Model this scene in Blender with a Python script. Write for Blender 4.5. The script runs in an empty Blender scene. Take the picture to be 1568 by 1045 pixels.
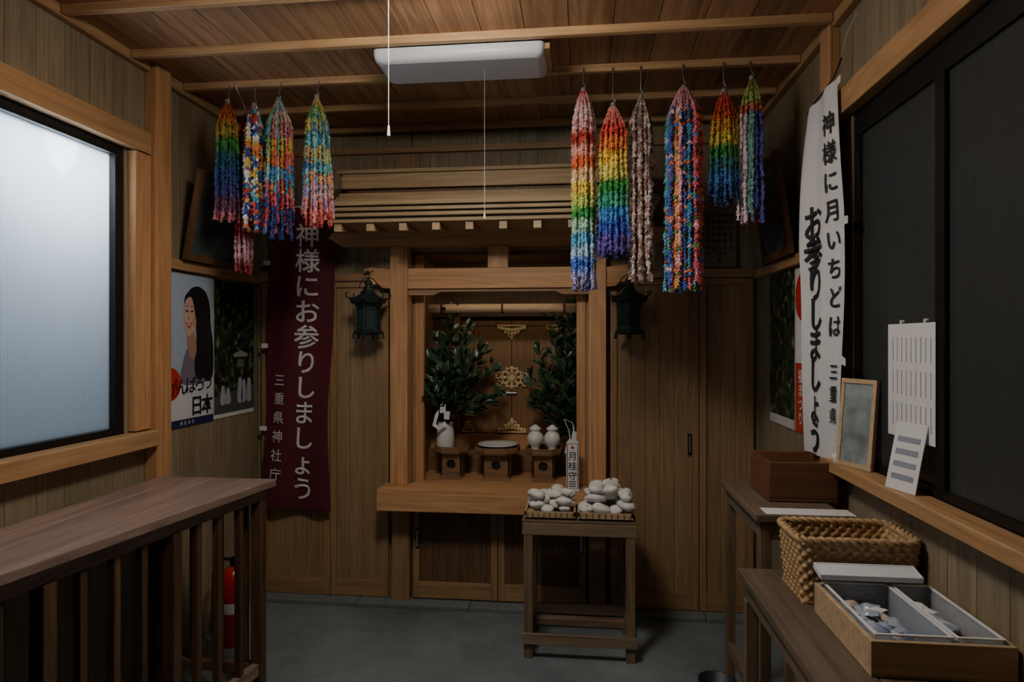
import bpy, math, random
from mathutils import Vector, Matrix, noise
random.seed(11)
R=random.random
def U(a,b): return a+(b-a)*random.random()
def hx(h):
    h=h.lstrip('#'); o=[]
    for i in (0,2,4):
        c=int(h[i:i+2],16)/255; o.append(c/12.92 if c<=.04045 else ((c+.055)/1.055)**2.4)
    return tuple(o)
SC=bpy.context.scene
# ------------------------------------------------------------------ materials
def newmat(name):
    m=bpy.data.materials.new(name); m.use_nodes=True; nt=m.node_tree
    return m,nt,nt.nodes['Principled BSDF']
def lk(nt,a,b): nt.links.new(a,b)
def wood(name,dark,light,axis='Z',rough=.55,fine=70,var=.35,bump=.15):
    m,nt,bs=newmat(name); N=nt.nodes
    tc=N.new('ShaderNodeTexCoord'); at=N.new('ShaderNodeAttribute'); at.attribute_name='tone'
    mul=N.new('ShaderNodeMath'); mul.operation='MULTIPLY'; mul.inputs[1].default_value=17.3
    lk(nt,at.outputs['Fac'],mul.inputs[0])
    add=N.new('ShaderNodeVectorMath'); add.operation='ADD'
    lk(nt,tc.outputs['Object'],add.inputs[0]); lk(nt,mul.outputs[0],add.inputs[1])
    def mapped(c,l):
        mp=N.new('ShaderNodeMapping'); s=[c,c,c]; s['XYZ'.index(axis)]=l
        mp.inputs['Scale'].default_value=s; lk(nt,add.outputs[0],mp.inputs['Vector']); return mp
    m1=mapped(fine,fine*.03); n1=N.new('ShaderNodeTexNoise'); n1.inputs['Scale'].default_value=1; n1.inputs['Detail'].default_value=5; n1.inputs['Distortion'].default_value=.4
    lk(nt,m1.outputs[0],n1.inputs['Vector'])
    m2=mapped(9,.7); n2=N.new('ShaderNodeTexNoise'); n2.inputs['Scale'].default_value=1; n2.inputs['Detail'].default_value=2; n2.inputs['Distortion'].default_value=.8
    lk(nt,m2.outputs[0],n2.inputs['Vector'])
    s2=N.new('ShaderNodeMath'); s2.operation='MULTIPLY'; s2.inputs[1].default_value=8; lk(nt,n2.outputs['Fac'],s2.inputs[0])
    fr=N.new('ShaderNodeMath'); fr.operation='PINGPONG'; fr.inputs[1].default_value=.5; lk(nt,s2.outputs[0],fr.inputs[0])
    mx=N.new('ShaderNodeMath'); mx.operation='MULTIPLY_ADD'; mx.inputs[1].default_value=.34; lk(nt,fr.outputs[0],mx.inputs[0])
    sc=N.new('ShaderNodeMath'); sc.operation='MULTIPLY'; sc.inputs[1].default_value=.85; lk(nt,n1.outputs['Fac'],sc.inputs[0]); lk(nt,sc.outputs[0],mx.inputs[2])
    cr=N.new('ShaderNodeValToRGB'); cr.color_ramp.elements[0].position=.25; cr.color_ramp.elements[1].position=.75
    cr.color_ramp.elements[0].color=(*dark,1); cr.color_ramp.elements[1].color=(*light,1); lk(nt,mx.outputs[0],cr.inputs[0])
    tm=N.new('ShaderNodeMath'); tm.operation='MULTIPLY_ADD'; tm.inputs[1].default_value=var; tm.inputs[2].default_value=1-var/2; lk(nt,at.outputs['Fac'],tm.inputs[0])
    vm=N.new('ShaderNodeVectorMath'); vm.operation='SCALE'; lk(nt,cr.outputs[0],vm.inputs[0]); lk(nt,tm.outputs[0],vm.inputs['Scale'])
    lk(nt,vm.outputs[0],bs.inputs['Base Color']); bs.inputs['Roughness'].default_value=rough
    bp=N.new('ShaderNodeBump'); bp.inputs['Strength'].default_value=bump; bp.inputs['Distance'].default_value=.002
    lk(nt,n1.outputs['Fac'],bp.inputs['Height']); lk(nt,bp.outputs[0],bs.inputs['Normal'])
    return m
def plain(name,col,rough=.6,metal=0,noise_amt=.12,scale=30,bump=0,spec=None):
    m,nt,bs=newmat(name); N=nt.nodes
    tc=N.new('ShaderNodeTexCoord'); n=N.new('ShaderNodeTexNoise'); n.inputs['Scale'].default_value=scale; n.inputs['Detail'].default_value=5
    lk(nt,tc.outputs['Object'],n.inputs['Vector'])
    cr=N.new('ShaderNodeValToRGB'); cr.color_ramp.elements[0].position=.3; cr.color_ramp.elements[1].position=.7
    cr.color_ramp.elements[0].color=(*[c*(1-noise_amt) for c in col],1); cr.color_ramp.elements[1].color=(*[min(1,c*(1+noise_amt)) for c in col],1)
    lk(nt,n.outputs['Fac'],cr.inputs[0]); lk(nt,cr.outputs[0],bs.inputs['Base Color'])
    bs.inputs['Roughness'].default_value=rough; bs.inputs['Metallic'].default_value=metal
    if spec is not None: bs.inputs['Specular IOR Level'].default_value=spec
    if bump:
        bp=N.new('ShaderNodeBump'); bp.inputs['Strength'].default_value=bump; bp.inputs['Distance'].default_value=.004
        lk(nt,n.outputs['Fac'],bp.inputs['Height']); lk(nt,bp.outputs[0],bs.inputs['Normal'])
    return m
def colattr(name,rough=.6,spec=.3,transl=0):
    m,nt,bs=newmat(name); N=nt.nodes
    at=N.new('ShaderNodeAttribute'); at.attribute_name='Col'
    n=N.new('ShaderNodeTexNoise'); n.inputs['Scale'].default_value=60
    tc=N.new('ShaderNodeTexCoord'); lk(nt,tc.outputs['Object'],n.inputs['Vector'])
    ma=N.new('ShaderNodeMath'); ma.operation='MULTIPLY_ADD'; ma.inputs[1].default_value=.2; ma.inputs[2].default_value=.9; lk(nt,n.outputs['Fac'],ma.inputs[0])
    vm=N.new('ShaderNodeVectorMath'); vm.operation='SCALE'; lk(nt,at.outputs['Color'],vm.inputs[0]); lk(nt,ma.outputs[0],vm.inputs['Scale'])
    lk(nt,vm.outputs[0],bs.inputs['Base Color']); bs.inputs['Roughness'].default_value=rough; bs.inputs['Specular IOR Level'].default_value=spec
    return m
W_wallZ=wood('wood_wall_boards',hx('756852'),hx('9b8d72'),'Z',.6,80,.22)
W_back=wood('wood_back_panels',hx('80674a'),hx('a88b66'),'Z',.55,85,.16)
W_dark=wood('wood_under_doors',hx('4e3a28'),hx('76583c'),'Z',.55,80,.15)
W_frame=wood('wood_frame_hinoki_vertical',hx('a87b50'),hx('d3a576'),'Z',.5,60,.15)
W_frameX=wood('wood_frame_hinoki_across',hx('a87b50'),hx('d3a576'),'X',.5,60,.15)
W_frameY=wood('wood_frame_hinoki_deep',hx('98744d'),hx('c09a6e'),'Y',.5,60,.15)
W_doorfr=wood('wood_door_stile',hx('86694a'),hx('ab8a62'),'Z',.55,60,.15)
W_doorfrX=wood('wood_door_rail',hx('86694a'),hx('ab8a62'),'X',.55,60,.15)
W_ceil=wood('wood_ceiling_boards',hx('855f40'),hx('bf946c'),'Y',.6,45,.4)
W_joist=wood('wood_joist',hx('aa835a'),hx('d2ab7e'),'X',.5,60,.15)
W_roof=wood('wood_shrine_roof',hx('907c5e'),hx('b8a27e'),'X',.6,60,.15)
W_goldX=wood('wood_inner_door',hx('7b5a3a'),hx('a17a50'),'Z',.5,60,.15)
W_old=wood('wood_old_counter_y',hx('75605a'),hx('a68d80'),'Y',.38,40,.3,.3)
W_oldZ=wood('wood_old_slats',hx('3d2c1e'),hx('6a4e36'),'Z',.5,50,.4,.3)
W_oldX=wood('wood_old_rail',hx('4f3a2a'),hx('806048'),'X',.5,50,.35,.3)
W_tbl=wood('wood_grey_table_z',hx('5c4a38'),hx('8b755a'),'Z',.55,50,.3,.3)
W_tblX=wood('wood_grey_table_x',hx('645242'),hx('94806a'),'X',.55,50,.3,.3)
W_tblY=wood('wood_grey_table_y',hx('54483d'),hx('7a6b5c'),'Y',.5,50,.3,.3)
W_box=wood('wood_brown_box',hx('583824'),hx('7a5236'),'X',.55,40,.2)
W_pale=wood('wood_pale_tray',hx('a58a68'),hx('cbb392'),'X',.5,50,.2)
W_stand=wood('wood_offering_stand',hx('6a5038'),hx('937352'),'X',.5,60,.2)
M_black=plain('black_aluminium',(.012,.012,.013),.4,.3)
M_bronze=plain('bronze_patina',hx('263836'),.5,.4,.4,60)
M_gold=plain('gold_fitting',(.95,.78,.42),.4,.25,.08,60)
M_white=plain('white_porcelain',(.72,.73,.72),.25,0,.03)
M_paper=plain('white_paper',(.72,.74,.75),.8,0,.03,20)
M_plast=plain('white_light_cover',(.74,.79,.86),.35,0,.02,5)
M_maroon=plain('maroon_cloth',hx('561826'),.85,0,.12,300,.1)
M_wcloth=plain('white_banner_cloth',(.62,.65,.68),.85,0,.05,200,.1)
M_ink=plain('black_ink',(.012,.012,.014),.7)
M_tex_w=plain('white_print',(.68,.66,.64),.8)
M_red=plain('red_enamel',hx('a81f16'),.3,0,.05)
M_redp=plain('red_print',hx('c02a1e'),.6)
M_col=colattr('coloured_paper')
M_leaf=colattr('sakaki_leaf',.32,.5)
M_twig=plain('twig_bark',hx('4a3a22'),.8)
M_stone=plain('white_stone',(.72,.72,.70),.6,0,.10,25,.2)
M_wick=plain('wicker',hx('b5966c'),.6,0,.3,70,.3)
M_gran=plain('grey_stone_sill',hx('6d7776'),.7,0,.35,120,.2)
M_steel=plain('galvanised_wire',(.4,.42,.44),.35,.9)
M_thread=plain('thread',(.5,.5,.5),.8)
M_clear=plain('clear_plastic_packet',hx('a3b0c6'),.2,0,.25,25,.4)
M_holeshade=plain('painted_hole_shade',(.01,.009,.008),.9)  # near-black colour standing in for shade inside the offering stands
def conc():
    m,nt,bs=newmat('concrete_floor_trowelled'); N=nt.nodes
    tc=N.new('ShaderNodeTexCoord')
    a=N.new('ShaderNodeTexNoise'); a.inputs['Scale'].default_value=2.2; a.inputs['Detail'].default_value=8; a.inputs['Roughness'].default_value=.65
    b=N.new('ShaderNodeTexNoise'); b.inputs['Scale'].default_value=90; b.inputs['Detail'].default_value=3
    lk(nt,tc.outputs['Object'],a.inputs['Vector']); lk(nt,tc.outputs['Object'],b.inputs['Vector'])
    mx=N.new('ShaderNodeMath'); mx.operation='MULTIPLY_ADD'; mx.inputs[1].default_value=.35
    lk(nt,b.outputs['Fac'],mx.inputs[0]); lk(nt,a.outputs['Fac'],mx.inputs[2])
    cr=N.new('ShaderNodeValToRGB'); cr.color_ramp.elements[0].position=.45; cr.color_ramp.elements[1].position=.95
    cr.color_ramp.elements[0].color=(*hx('515c62'),1); cr.color_ramp.elements[1].color=(*hx('8c979b'),1)
    lk(nt,mx.outputs[0],cr.inputs[0]); lk(nt,cr.outputs[0],bs.inputs['Base Color']); bs.inputs['Roughness'].default_value=.5
    bp=N.new('ShaderNodeBump'); bp.inputs['Strength'].default_value=.25; bp.inputs['Distance'].default_value=.003
    lk(nt,b.outputs['Fac'],bp.inputs['Height']); lk(nt,bp.outputs[0],bs.inputs['Normal']); return m
M_conc=conc()
def frosted(name,tr):
    m,nt,bs=newmat(name); N=nt.nodes; out=N['Material Output']
    tc=N.new('ShaderNodeTexCoord'); w=N.new('ShaderNodeTexWave'); w.bands_direction='Y'; w.inputs['Scale'].default_value=28; w.inputs['Distortion'].default_value=.3
    lk(nt,tc.outputs['Object'],w.inputs['Vector'])
    bp=N.new('ShaderNodeBump'); bp.inputs['Strength'].default_value=.3; bp.inputs['Distance'].default_value=.004; lk(nt,w.outputs['Fac'],bp.inputs['Height'])
    if tr:
        t=N.new('ShaderNodeBsdfTranslucent'); cr=N.new('ShaderNodeValToRGB')
        cr.color_ramp.elements[0].color=(*[c*.85 for c in tr],1); cr.color_ramp.elements[1].color=(*tr,1); lk(nt,w.outputs['Fac'],cr.inputs[0]); lk(nt,cr.outputs[0],t.inputs['Color'])
        lk(nt,bp.outputs[0],t.inputs['Normal'])
        g=N.new('ShaderNodeBsdfGlossy'); g.inputs['Roughness'].default_value=.3; lk(nt,bp.outputs[0],g.inputs['Normal'])
        mx=N.new('ShaderNodeMixShader'); mx.inputs[0].default_value=.05
        lk(nt,t.outputs[0],mx.inputs[1]); lk(nt,g.outputs[0],mx.inputs[2]); lk(nt,mx.outputs[0],out.inputs['Surface'])
    else:
        bp.inputs['Strength'].default_value=.12
        bs.inputs['Base Color'].default_value=(.035,.043,.042,1); bs.inputs['Roughness'].default_value=.24; lk(nt,bp.outputs[0],bs.inputs['Normal'])
    return m
M_glassL=frosted('frosted_glass_daylight',(.76,.82,.88))
M_glassR=frosted('frosted_glass_dark',None)
def emis(name,col,s):
    m,nt,bs=newmat(name); bs.inputs['Base Color'].default_value=(.8,.8,.8,1)
    bs.inputs['Emission Color'].default_value=(*col,1); bs.inputs['Emission Strength'].default_value=s; return m
M_lamp=emis('lit_lamp_cover',(1,.94,.84),52)
M_filltube=emis('added_altar_fill_tube',(1,.82,.58),6)  # warm glow for an added fill tube that brightens the alcove
def clearplastic():
    m,nt,bs=newmat('clear_plastic_box'); N=nt.nodes; out=N['Material Output']
    t=N.new('ShaderNodeBsdfTransparent'); g=N.new('ShaderNodeBsdfPrincipled'); g.inputs['Base Color'].default_value=(.55,.62,.70,1); g.inputs['Roughness'].default_value=.15
    n=N.new('ShaderNodeTexNoise'); n.inputs['Scale'].default_value=8; mr=N.new('ShaderNodeMapRange'); mr.inputs['To Min'].default_value=.25; mr.inputs['To Max'].default_value=.45
    lk(nt,n.outputs['Fac'],mr.inputs['Value'])
    mx=N.new('ShaderNodeMixShader'); lk(nt,mr.outputs[0],mx.inputs[0]); lk(nt,t.outputs[0],mx.inputs[1]); lk(nt,g.outputs[0],mx.inputs[2]); lk(nt,mx.outputs[0],out.inputs['Surface']); return m
M_clearbox=clearplastic()
def forest():
    m,nt,bs=newmat('forest_photo_print'); N=nt.nodes
    tc=N.new('ShaderNodeTexCoord'); a=N.new('ShaderNodeTexNoise'); a.inputs['Scale'].default_value=22; a.inputs['Detail'].default_value=8
    lk(nt,tc.outputs['Object'],a.inputs['Vector']); cr=N.new('ShaderNodeValToRGB'); e=cr.color_ramp.elements
    e[0].position=.42; e[0].color=(*hx('10190f'),1); e[1].position=.75; e[1].color=(*hx('8fa37a'),1)
    x=e.new(.56); x.color=(*hx('2f4428'),1)
    lk(nt,a.outputs['Fac'],cr.inputs[0]); lk(nt,cr.outputs[0],bs.inputs['Base Color']); bs.inputs['Roughness'].default_value=.4; return m
M_forest=forest()
# ------------------------------------------------------------------ mesh builder
_gl={}
def glyph(ch,off=.012):
    if (ch,off) in _gl: return _gl[(ch,off)]
    cu=bpy.data.curves.new('g','FONT'); cu.body=ch; cu.size=1; cu.align_x='CENTER'; cu.offset=off; cu.resolution_u=3
    ob=bpy.data.objects.new('g',cu); SC.collection.objects.link(ob)
    dg=bpy.context.evaluated_depsgraph_get(); dg.update()
    ev=ob.evaluated_get(dg); me=ev.to_mesh()
    vs=[(v.co.x,v.co.y-.37) for v in me.vertices]; fs=[tuple(p.vertices) for p in me.polygons]
    ev.to_mesh_clear(); bpy.data.objects.remove(ob); bpy.data.curves.remove(cu)
    _gl[(ch,off)]=(vs,fs); return vs,fs
def smooth(pts,k=4):
    o=[];n=len(pts)
    for i in range(n):
        p0,p1,p2,p3=pts[i-1],pts[i],pts[(i+1)%n],pts[(i+2)%n]
        for j in range(k):
            t=j/k; o.append(tuple(.5*((2*p1[c])+(-p0[c]+p2[c])*t+(2*p0[c]-5*p1[c]+4*p2[c]-p3[c])*t*t+(-p0[c]+3*p1[c]-3*p2[c]+p3[c])*t**3) for c in (0,1)))
    return o
class MB:
    def __init__(s,name): s.name=name; s.v=[];s.f=[];s.m=[];s.c=[];s.t=[];s.s=[];s.mats=[]
    def add(s,vs,fs,mat,col=(1,1,1),tone=None,smooth=False,M=None):
        if mat not in s.mats: s.mats.append(mat)
        i=s.mats.index(mat); o=len(s.v); tone=R() if tone is None else tone
        if M is not None: vs=[M@Vector(v) for v in vs]
        s.v.extend([tuple(v) for v in vs])
        for f in fs:
            s.f.append([k+o for k in f]); s.m.append(i); s.c.append((*col,1)); s.t.append(tone); s.s.append(smooth)
    def box(s,x0,x1,y0,y1,z0,z1,mat,col=(1,1,1),tone=None,M=None):
        vs=[(x,y,z) for x in (x0,x1) for y in (y0,y1) for z in (z0,z1)]
        fs=[(0,1,3,2),(4,6,7,5),(0,4,5,1),(2,3,7,6),(0,2,6,4),(1,5,7,3)]
        s.add(vs,fs,mat,col,tone,False,M)
    def beam(s,p0,p1,w,h,mat,col=(1,1,1)):
        p0=Vector(p0);p1=Vector(p1); d=(p1-p0); L=d.length; d.normalize()
        up=Vector((0,0,1)) if abs(d.z)<.9 else Vector((0,1,0)); sd=d.cross(up).normalized(); up=sd.cross(d)
        vs=[p+sd*a*w/2+up*b*h/2 for p in (p0,p1) for a,b in ((-1,-1),(1,-1),(1,1),(-1,1))]
        s.add(vs,[(0,1,2,3),(7,6,5,4),(0,4,5,1),(1,5,6,2),(2,6,7,3),(3,7,4,0)],mat,col)
    def prism(s,pts,y0,y1,mat,axis='y',col=(1,1,1),M=None):
        n=len(pts)
        def P(a,b,c):
            return (a,c,b) if axis=='y' else ((c,a,b) if axis=='x' else (a,b,c))
        vs=[P(a,b,y0) for a,b in pts]+[P(a,b,y1) for a,b in pts]
        fs=[tuple(range(n)),tuple(range(2*n-1,n-1,-1))]+[(i,i+n,(i+1)%n+n,(i+1)%n) for i in range(n)]
        s.add(vs,fs,mat,col,None,False,M)
    def cyl(s,p0,p1,r0,r1=None,n=16,mat=None,col=(1,1,1),smooth=True):
        r1=r0 if r1 is None else r1
        p0=Vector(p0);p1=Vector(p1); d=(p1-p0).normalized(); a=Vector((1,0,0)) if abs(d.x)<.9 else Vector((0,1,0))
        e1=d.cross(a).normalized(); e2=d.cross(e1)
        vs=[p+(e1*math.cos(2*math.pi*i/n)+e2*math.sin(2*math.pi*i/n))*r for p,r in ((p0,r0),(p1,r1)) for i in range(n)]
        t=R()
        s.add(vs,[(i,(i+1)%n,(i+1)%n+n,i+n) for i in range(n)],mat,col,t,smooth)
        s.add(vs,[tuple(range(n)),tuple(range(2*n-1,n-1,-1))],mat,col,t,False)
    def tube(s,pts,r,n=6,mat=None,col=(1,1,1),closed=False):
        pts=[Vector(p) for p in pts]; k=len(pts); vs=[]
        for i,p in enumerate(pts):
            if closed: d=pts[(i+1)%k]-pts[i-1]
            else: d=pts[min(i+1,k-1)]-pts[max(i-1,0)]
            d.normalize(); a=Vector((0,1,0)) if abs(d.y)<.9 else Vector((1,0,0)); e1=d.cross(a).normalized(); e2=d.cross(e1)
            rr=r[i] if isinstance(r,(list,tuple)) else r
            vs+= [p+(e1*math.cos(2*math.pi*j/n)+e2*math.sin(2*math.pi*j/n))*rr for j in range(n)]
        fs=[]
        for i in range(k if closed else k-1):
            for j in range(n):
                a=i*n+j;b=i*n+(j+1)%n;c=((i+1)%k)*n+(j+1)%n;d=((i+1)%k)*n+j; fs.append((a,b,c,d))
        if not closed: fs+=[tuple(range(n)),tuple(range(k*n-1,k*n-n-1,-1))]
        s.add(vs,fs,mat,col,None,True)
    def lathe(s,c,prof,n=28,mat=None,col=(1,1,1),smooth=True,rot=0,lift=None):
        vs=[];k=len(prof)
        for (r,z) in prof:
            for i in range(n):
                a=2*math.pi*i/n+rot; vs.append((c[0]+r*math.cos(a),c[1]+r*math.sin(a),c[2]+z))
        fs=[(i*n+j,i*n+(j+1)%n,(i+1)*n+(j+1)%n,(i+1)*n+j) for i in range(k-1) for j in range(n)]
        s.add(vs,fs,mat,col,None,smooth)
        if prof[0][0]>1e-4: s.add(vs[:n],[tuple(range(n-1,-1,-1))],mat,col,None,False)
        if prof[-1][0]>1e-4: s.add(vs[-n:],[tuple(range(n))],mat,col,None,False)
    def ball(s,c,r,mat,col=(1,1,1),nu=14,nv=9,M=None,lump=0,seed=0):
        vs=[(0,0,1)]; 
        for i in range(1,nv):
            for j in range(nu):
                t=math.pi*i/nv;p=2*math.pi*j/nu; vs.append((math.sin(t)*math.cos(p),math.sin(t)*math.sin(p),math.cos(t)))
        vs.append((0,0,-1)); o=[]
        for v in vs:
            v=Vector(v); l=1+lump*noise.noise(v*1.3+Vector((seed*3.1,seed*1.7,0)))
            q=Vector((v.x*r[0]*l,v.y*r[1]*l,v.z*r[2]*l))
            if M is not None: q=M@q
            o.append(q+Vector(c))
        fs=[(0,1+j,1+(j+1)%nu) for j in range(nu)]
        for i in range(nv-2):
            for j in range(nu):
                a=1+i*nu+j;b=1+i*nu+(j+1)%nu; fs.append((a,a+nu,b+nu,b))
        e=len(vs)-1; fs+=[(e,1+(nv-2)*nu+(j+1)%nu,1+(nv-2)*nu+j) for j in range(nu)]
        s.add(o,fs,mat,col,None,True)
    def flat(s,fn,pts,mat,col=(1,1,1)):
        s.add([fn(a,b) for a,b in pts],[tuple(range(len(pts)))],mat,col)
    def text(s,chars,fn,x,y,size,step,mat,col=(1,1,1),horiz=False,sx=1,off=.012,slant=0):
        for i,ch in enumerate(chars):
            if ch==' ': continue
            vs,fs=glyph(ch,off); cx=x+(i*step if horiz else 0); cy=y-(0 if horiz else i*step)+(slant*i if horiz else 0)
            s.add([fn(cx+a*size*sx,cy+b*size) for a,b in vs],fs,mat,col)
    def finish(s,bevel=0,parent=None,solid=0):
        xs=[v[0] for v in s.v];ys=[v[1] for v in s.v];zs=[v[2] for v in s.v]
        o=Vector(((min(xs)+max(xs))/2,(min(ys)+max(ys))/2,min(zs)))
        me=bpy.data.meshes.new(s.name); me.from_pydata([(v[0]-o.x,v[1]-o.y,v[2]-o.z) for v in s.v],[],s.f)
        for m in s.mats: me.materials.append(m)
        me.polygons.foreach_set('material_index',s.m); me.polygons.foreach_set('use_smooth',s.s)
        a=me.attributes.new('Col','FLOAT_COLOR','FACE'); a.data.foreach_set('color',[x for c in s.c for x in c])
        a=me.attributes.new('tone','FLOAT','FACE'); a.data.foreach_set('value',s.t)
        me.update(); ob=bpy.data.objects.new(s.name,me); SC.collection.objects.link(ob); ob.location=o
        if bevel:
            md=ob.modifiers.new('bev','BEVEL'); md.width=bevel; md.segments=2; md.limit_method='ANGLE'; md.angle_limit=math.radians(40)
        if parent: ob.parent=parent; 
        return ob
# ------------------------------------------------------------------ room constants
XL,XR,YB,YF,ZC=-1.84,.93,3.48,-1.3,2.63
b=MB('floor'); b.box(XL-.15,XR+.15,YF-.15,4.1,-.1,0,M_conc,tone=.5); b.finish()
b=MB('ceiling'); b.box(XL-.15,XR+.15,YF-.15,4.1,ZC+.012,ZC+.08,W_ceil,tone=.3)
x=XL-.02
while x<XR+.02:
    w=.165; b.box(x,min(x+w-.003,XR+.05),YF,YB+.02,ZC,ZC+.0115,W_ceil); x+=w
b.finish()
def vboards(b,x0,x1,y0,y1,z0,z1,mat,w=.09,along='x',gap=.002):
    p=x0 if along=='x' else y0; e=x1 if along=='x' else y1
    while p<e-.005:
        q=min(p+w,e)
        if along=='x': b.box(p+gap/2,q-gap/2,y0,y1,z0,z1,mat)
        else: b.box(x0,x1,p+gap/2,q-gap/2,z0,z1,mat)
        p=q
b=MB('wall_left')
b.box(XL-.12,XL-.02,YF-.1,.3,0,ZC,W_wallZ,tone=.3); b.box(XL-.12,XL-.02,2.40,3.6,0,ZC,W_wallZ,tone=.3)
b.box(XL-.12,XL-.02,.3,2.40,0,1.06,W_wallZ,tone=.3); b.box(XL-.12,XL-.02,.3,2.40,2.235,ZC,W_wallZ,tone=.3)
vboards(b,XL-.0195,XL,YF,.3,0,ZC,W_wallZ,.12,'y'); vboards(b,XL-.0195,XL,2.4,YB,0,ZC,W_wallZ,.12,'y')
vboards(b,XL-.0195,XL,.3,2.4,0,1.06,W_wallZ,.12,'y'); vboards(b,XL-.0195,XL,.3,2.4,2.235,ZC,W_wallZ,.12,'y')
b.finish()
b=MB('wall_right')
for y0,y1,z0,z1 in ((YF-.1,.3,0,ZC),(2.31,3.6,0,ZC),(.3,2.31,0,1.01),(.3,2.31,2.235,ZC)):
    b.box(XR+.02,XR+.12,y0,y1,z0,z1,W_wallZ,tone=.3)
    vboards(b,XR,XR+.0195,max(y0,YF),min(y1,YB),z0,z1,W_wallZ,.12,'y')
b.finish()
b=MB('wall_front'); b.box(XL-.1,XR+.1,YF-.12,YF-.02,0,ZC,W_dark,tone=.3); vboards(b,XL,XR,YF-.0195,YF,0,ZC,W_dark,.12,'x'); b.finish()
RX0,RX1=-.935,.035
b=MB('wall_back')
for x0,x1,z0,z1 in ((XL,RX0,0,ZC),(RX1,XR,0,ZC),(RX0,RX1,1.95,ZC),(RX0,RX1,0,.63)):
    b.box(x0,x1,YB+.02,YB+.1,z0,z1,W_back,tone=.2)
    vboards(b,x0,x1,YB,YB+.0195,z0,z1,W_wallZ if z1>1.9 else W_back,.1,'x')
b.finish()
b=MB('wall_alcove')
b.box(RX0,RX0+.012,3.50,3.95,.60,1.94,W_back); b.box(RX1-.012,RX1,3.50,3.95,.60,1.94,W_back)
b.box(RX0-.02,RX1+.02,3.95,3.98,.60,1.96,W_dark); b.box(RX0-.02,RX1+.02,3.5,3.98,1.93,1.96,W_dark)
b.box(RX0+.013,RX1-.013,YB+.001,3.95,.635,.665,W_frameX,tone=.3)
b.finish()
def trim(n,f,bev=.003):
    b=MB('trim_%d'%n); f(b); b.finish(bevel=bev)
trim(1,lambda b:(b.box(XL,XL+.04,YF,2.51,2.235,2.325,W_frameY,tone=.5)))
trim(2,lambda b:(b.box(XL,XL+.075,.2,2.515,1.01,1.075,W_frameY,tone=.6)))
trim(3,lambda b:(b.box(XL,XL+.055,2.52,2.62,0,ZC,W_frame,tone=.4)))
trim(4,lambda b:(b.box(XL,XL+.035,2.42,2.515,1.08,2.23,W_frame,tone=.5)))
trim(5,lambda b:(b.box(XL,XL+.03,2.625,YB,1.775,1.82,W_frameY,tone=.3)))
trim(6,lambda b:(b.box(XL,XL+.03,2.625,YB,2.58,ZC,W_frameY,tone=.2),b.box(XL,XL+.03,YF,2.515,2.59,ZC,W_frameY,tone=.3)))
trim(7,lambda b:(b.box(XR-.04,XR,YF,2.41,2.235,2.325,W_frameY,tone=.4)))
trim(8,lambda b:(b.box(XR-.075,XR,.2,2.41,.995,1.035,W_frameY,tone=.5)))
trim(9,lambda b:(b.box(XR-.035,XR,2.42,2.52,0,ZC,W_frame,tone=.3)))
trim(10,lambda b:(b.box(XR-.03,XR,2.525,YB-.03,1.775,1.82,W_frameY,tone=.3)))
trim(11,lambda b:(b.box(XR-.03,XR,YF,2.415,2.585,ZC,W_frameY,tone=.3),b.box(XR-.03,XR,2.525,YB,2.585,ZC,W_frameY,tone=.3)))
trim(12,lambda b:(b.box(XL+.03,-1.06,YB-.035,YB,1.785,1.83,W_doorfrX),b.box(.15,XR-.03,YB-.035,YB,1.785,1.83,W_doorfrX)))
trim(13,lambda b:(b.box(XL+.03,XR-.03,YB-.03,YB,2.495,2.53,W_doorfrX),b.box(-1.01,-.89,YB-.025,YB,2.34,2.49,W_doorfr),b.box(.0,.1,YB-.025,YB,2.34,2.49,W_doorfr)))
def sill(b):
    x=XL
    while x<XR-.01:
        w=min(.62,XR-x); b.box(x+.002,x+w-.002,3.37,YB,0,.022,M_gran); x+=w
trim(14,sill)
for y in (-.66,-.3,.04,.38,.72,1.06,1.40,1.72,2.06,2.41,2.75,3.08,3.40):
    b=MB('ceiling_joist'); b.box(XL+.032,XR-.032,y-.014,y+.014,2.598,ZC,W_joist); b.finish(bevel=.003)
b=MB('window_1')
X0,X1=XL-.055,XL-.004
b.box(X0,X1,.3,2.40,1.061,1.10,M_black); b.box(X0,X1,.3,2.40,2.195,2.234,M_black)
b.box(X0,X1,2.355,2.40,1.10,2.195,M_black); b.box(X0,X1,.3,.34,1.10,2.195,M_black); b.box(X0,X1-.01,1.15,1.20,1.10,2.195,M_black)
b.box(XL-.036,XL-.03,.34,2.355,1.10,2.195,M_glassL,tone=.5)
b.finish()
b=MB('window_2')
X0,X1=XR+.004,XR+.05
b.box(X0,X1,.3,2.31,1.011,1.06,M_black); b.box(X0,X1,.3,2.31,2.15,2.234,M_black)
b.box(X0,X1,2.265,2.31,1.06,2.15,M_black); b.box(X0,X1,.3,.34,1.06,2.15,M_black); b.box(X0-.003,X1,1.755,1.80,1.06,2.15,M_black)
b.box(X0+.01,X0+.016,.34,2.265,1.06,2.15,M_glassR,tone=.5)
b.box(X0+.004,X0+.012,1.775,1.79,1.06,2.15,M_steel)
b.finish()
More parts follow.
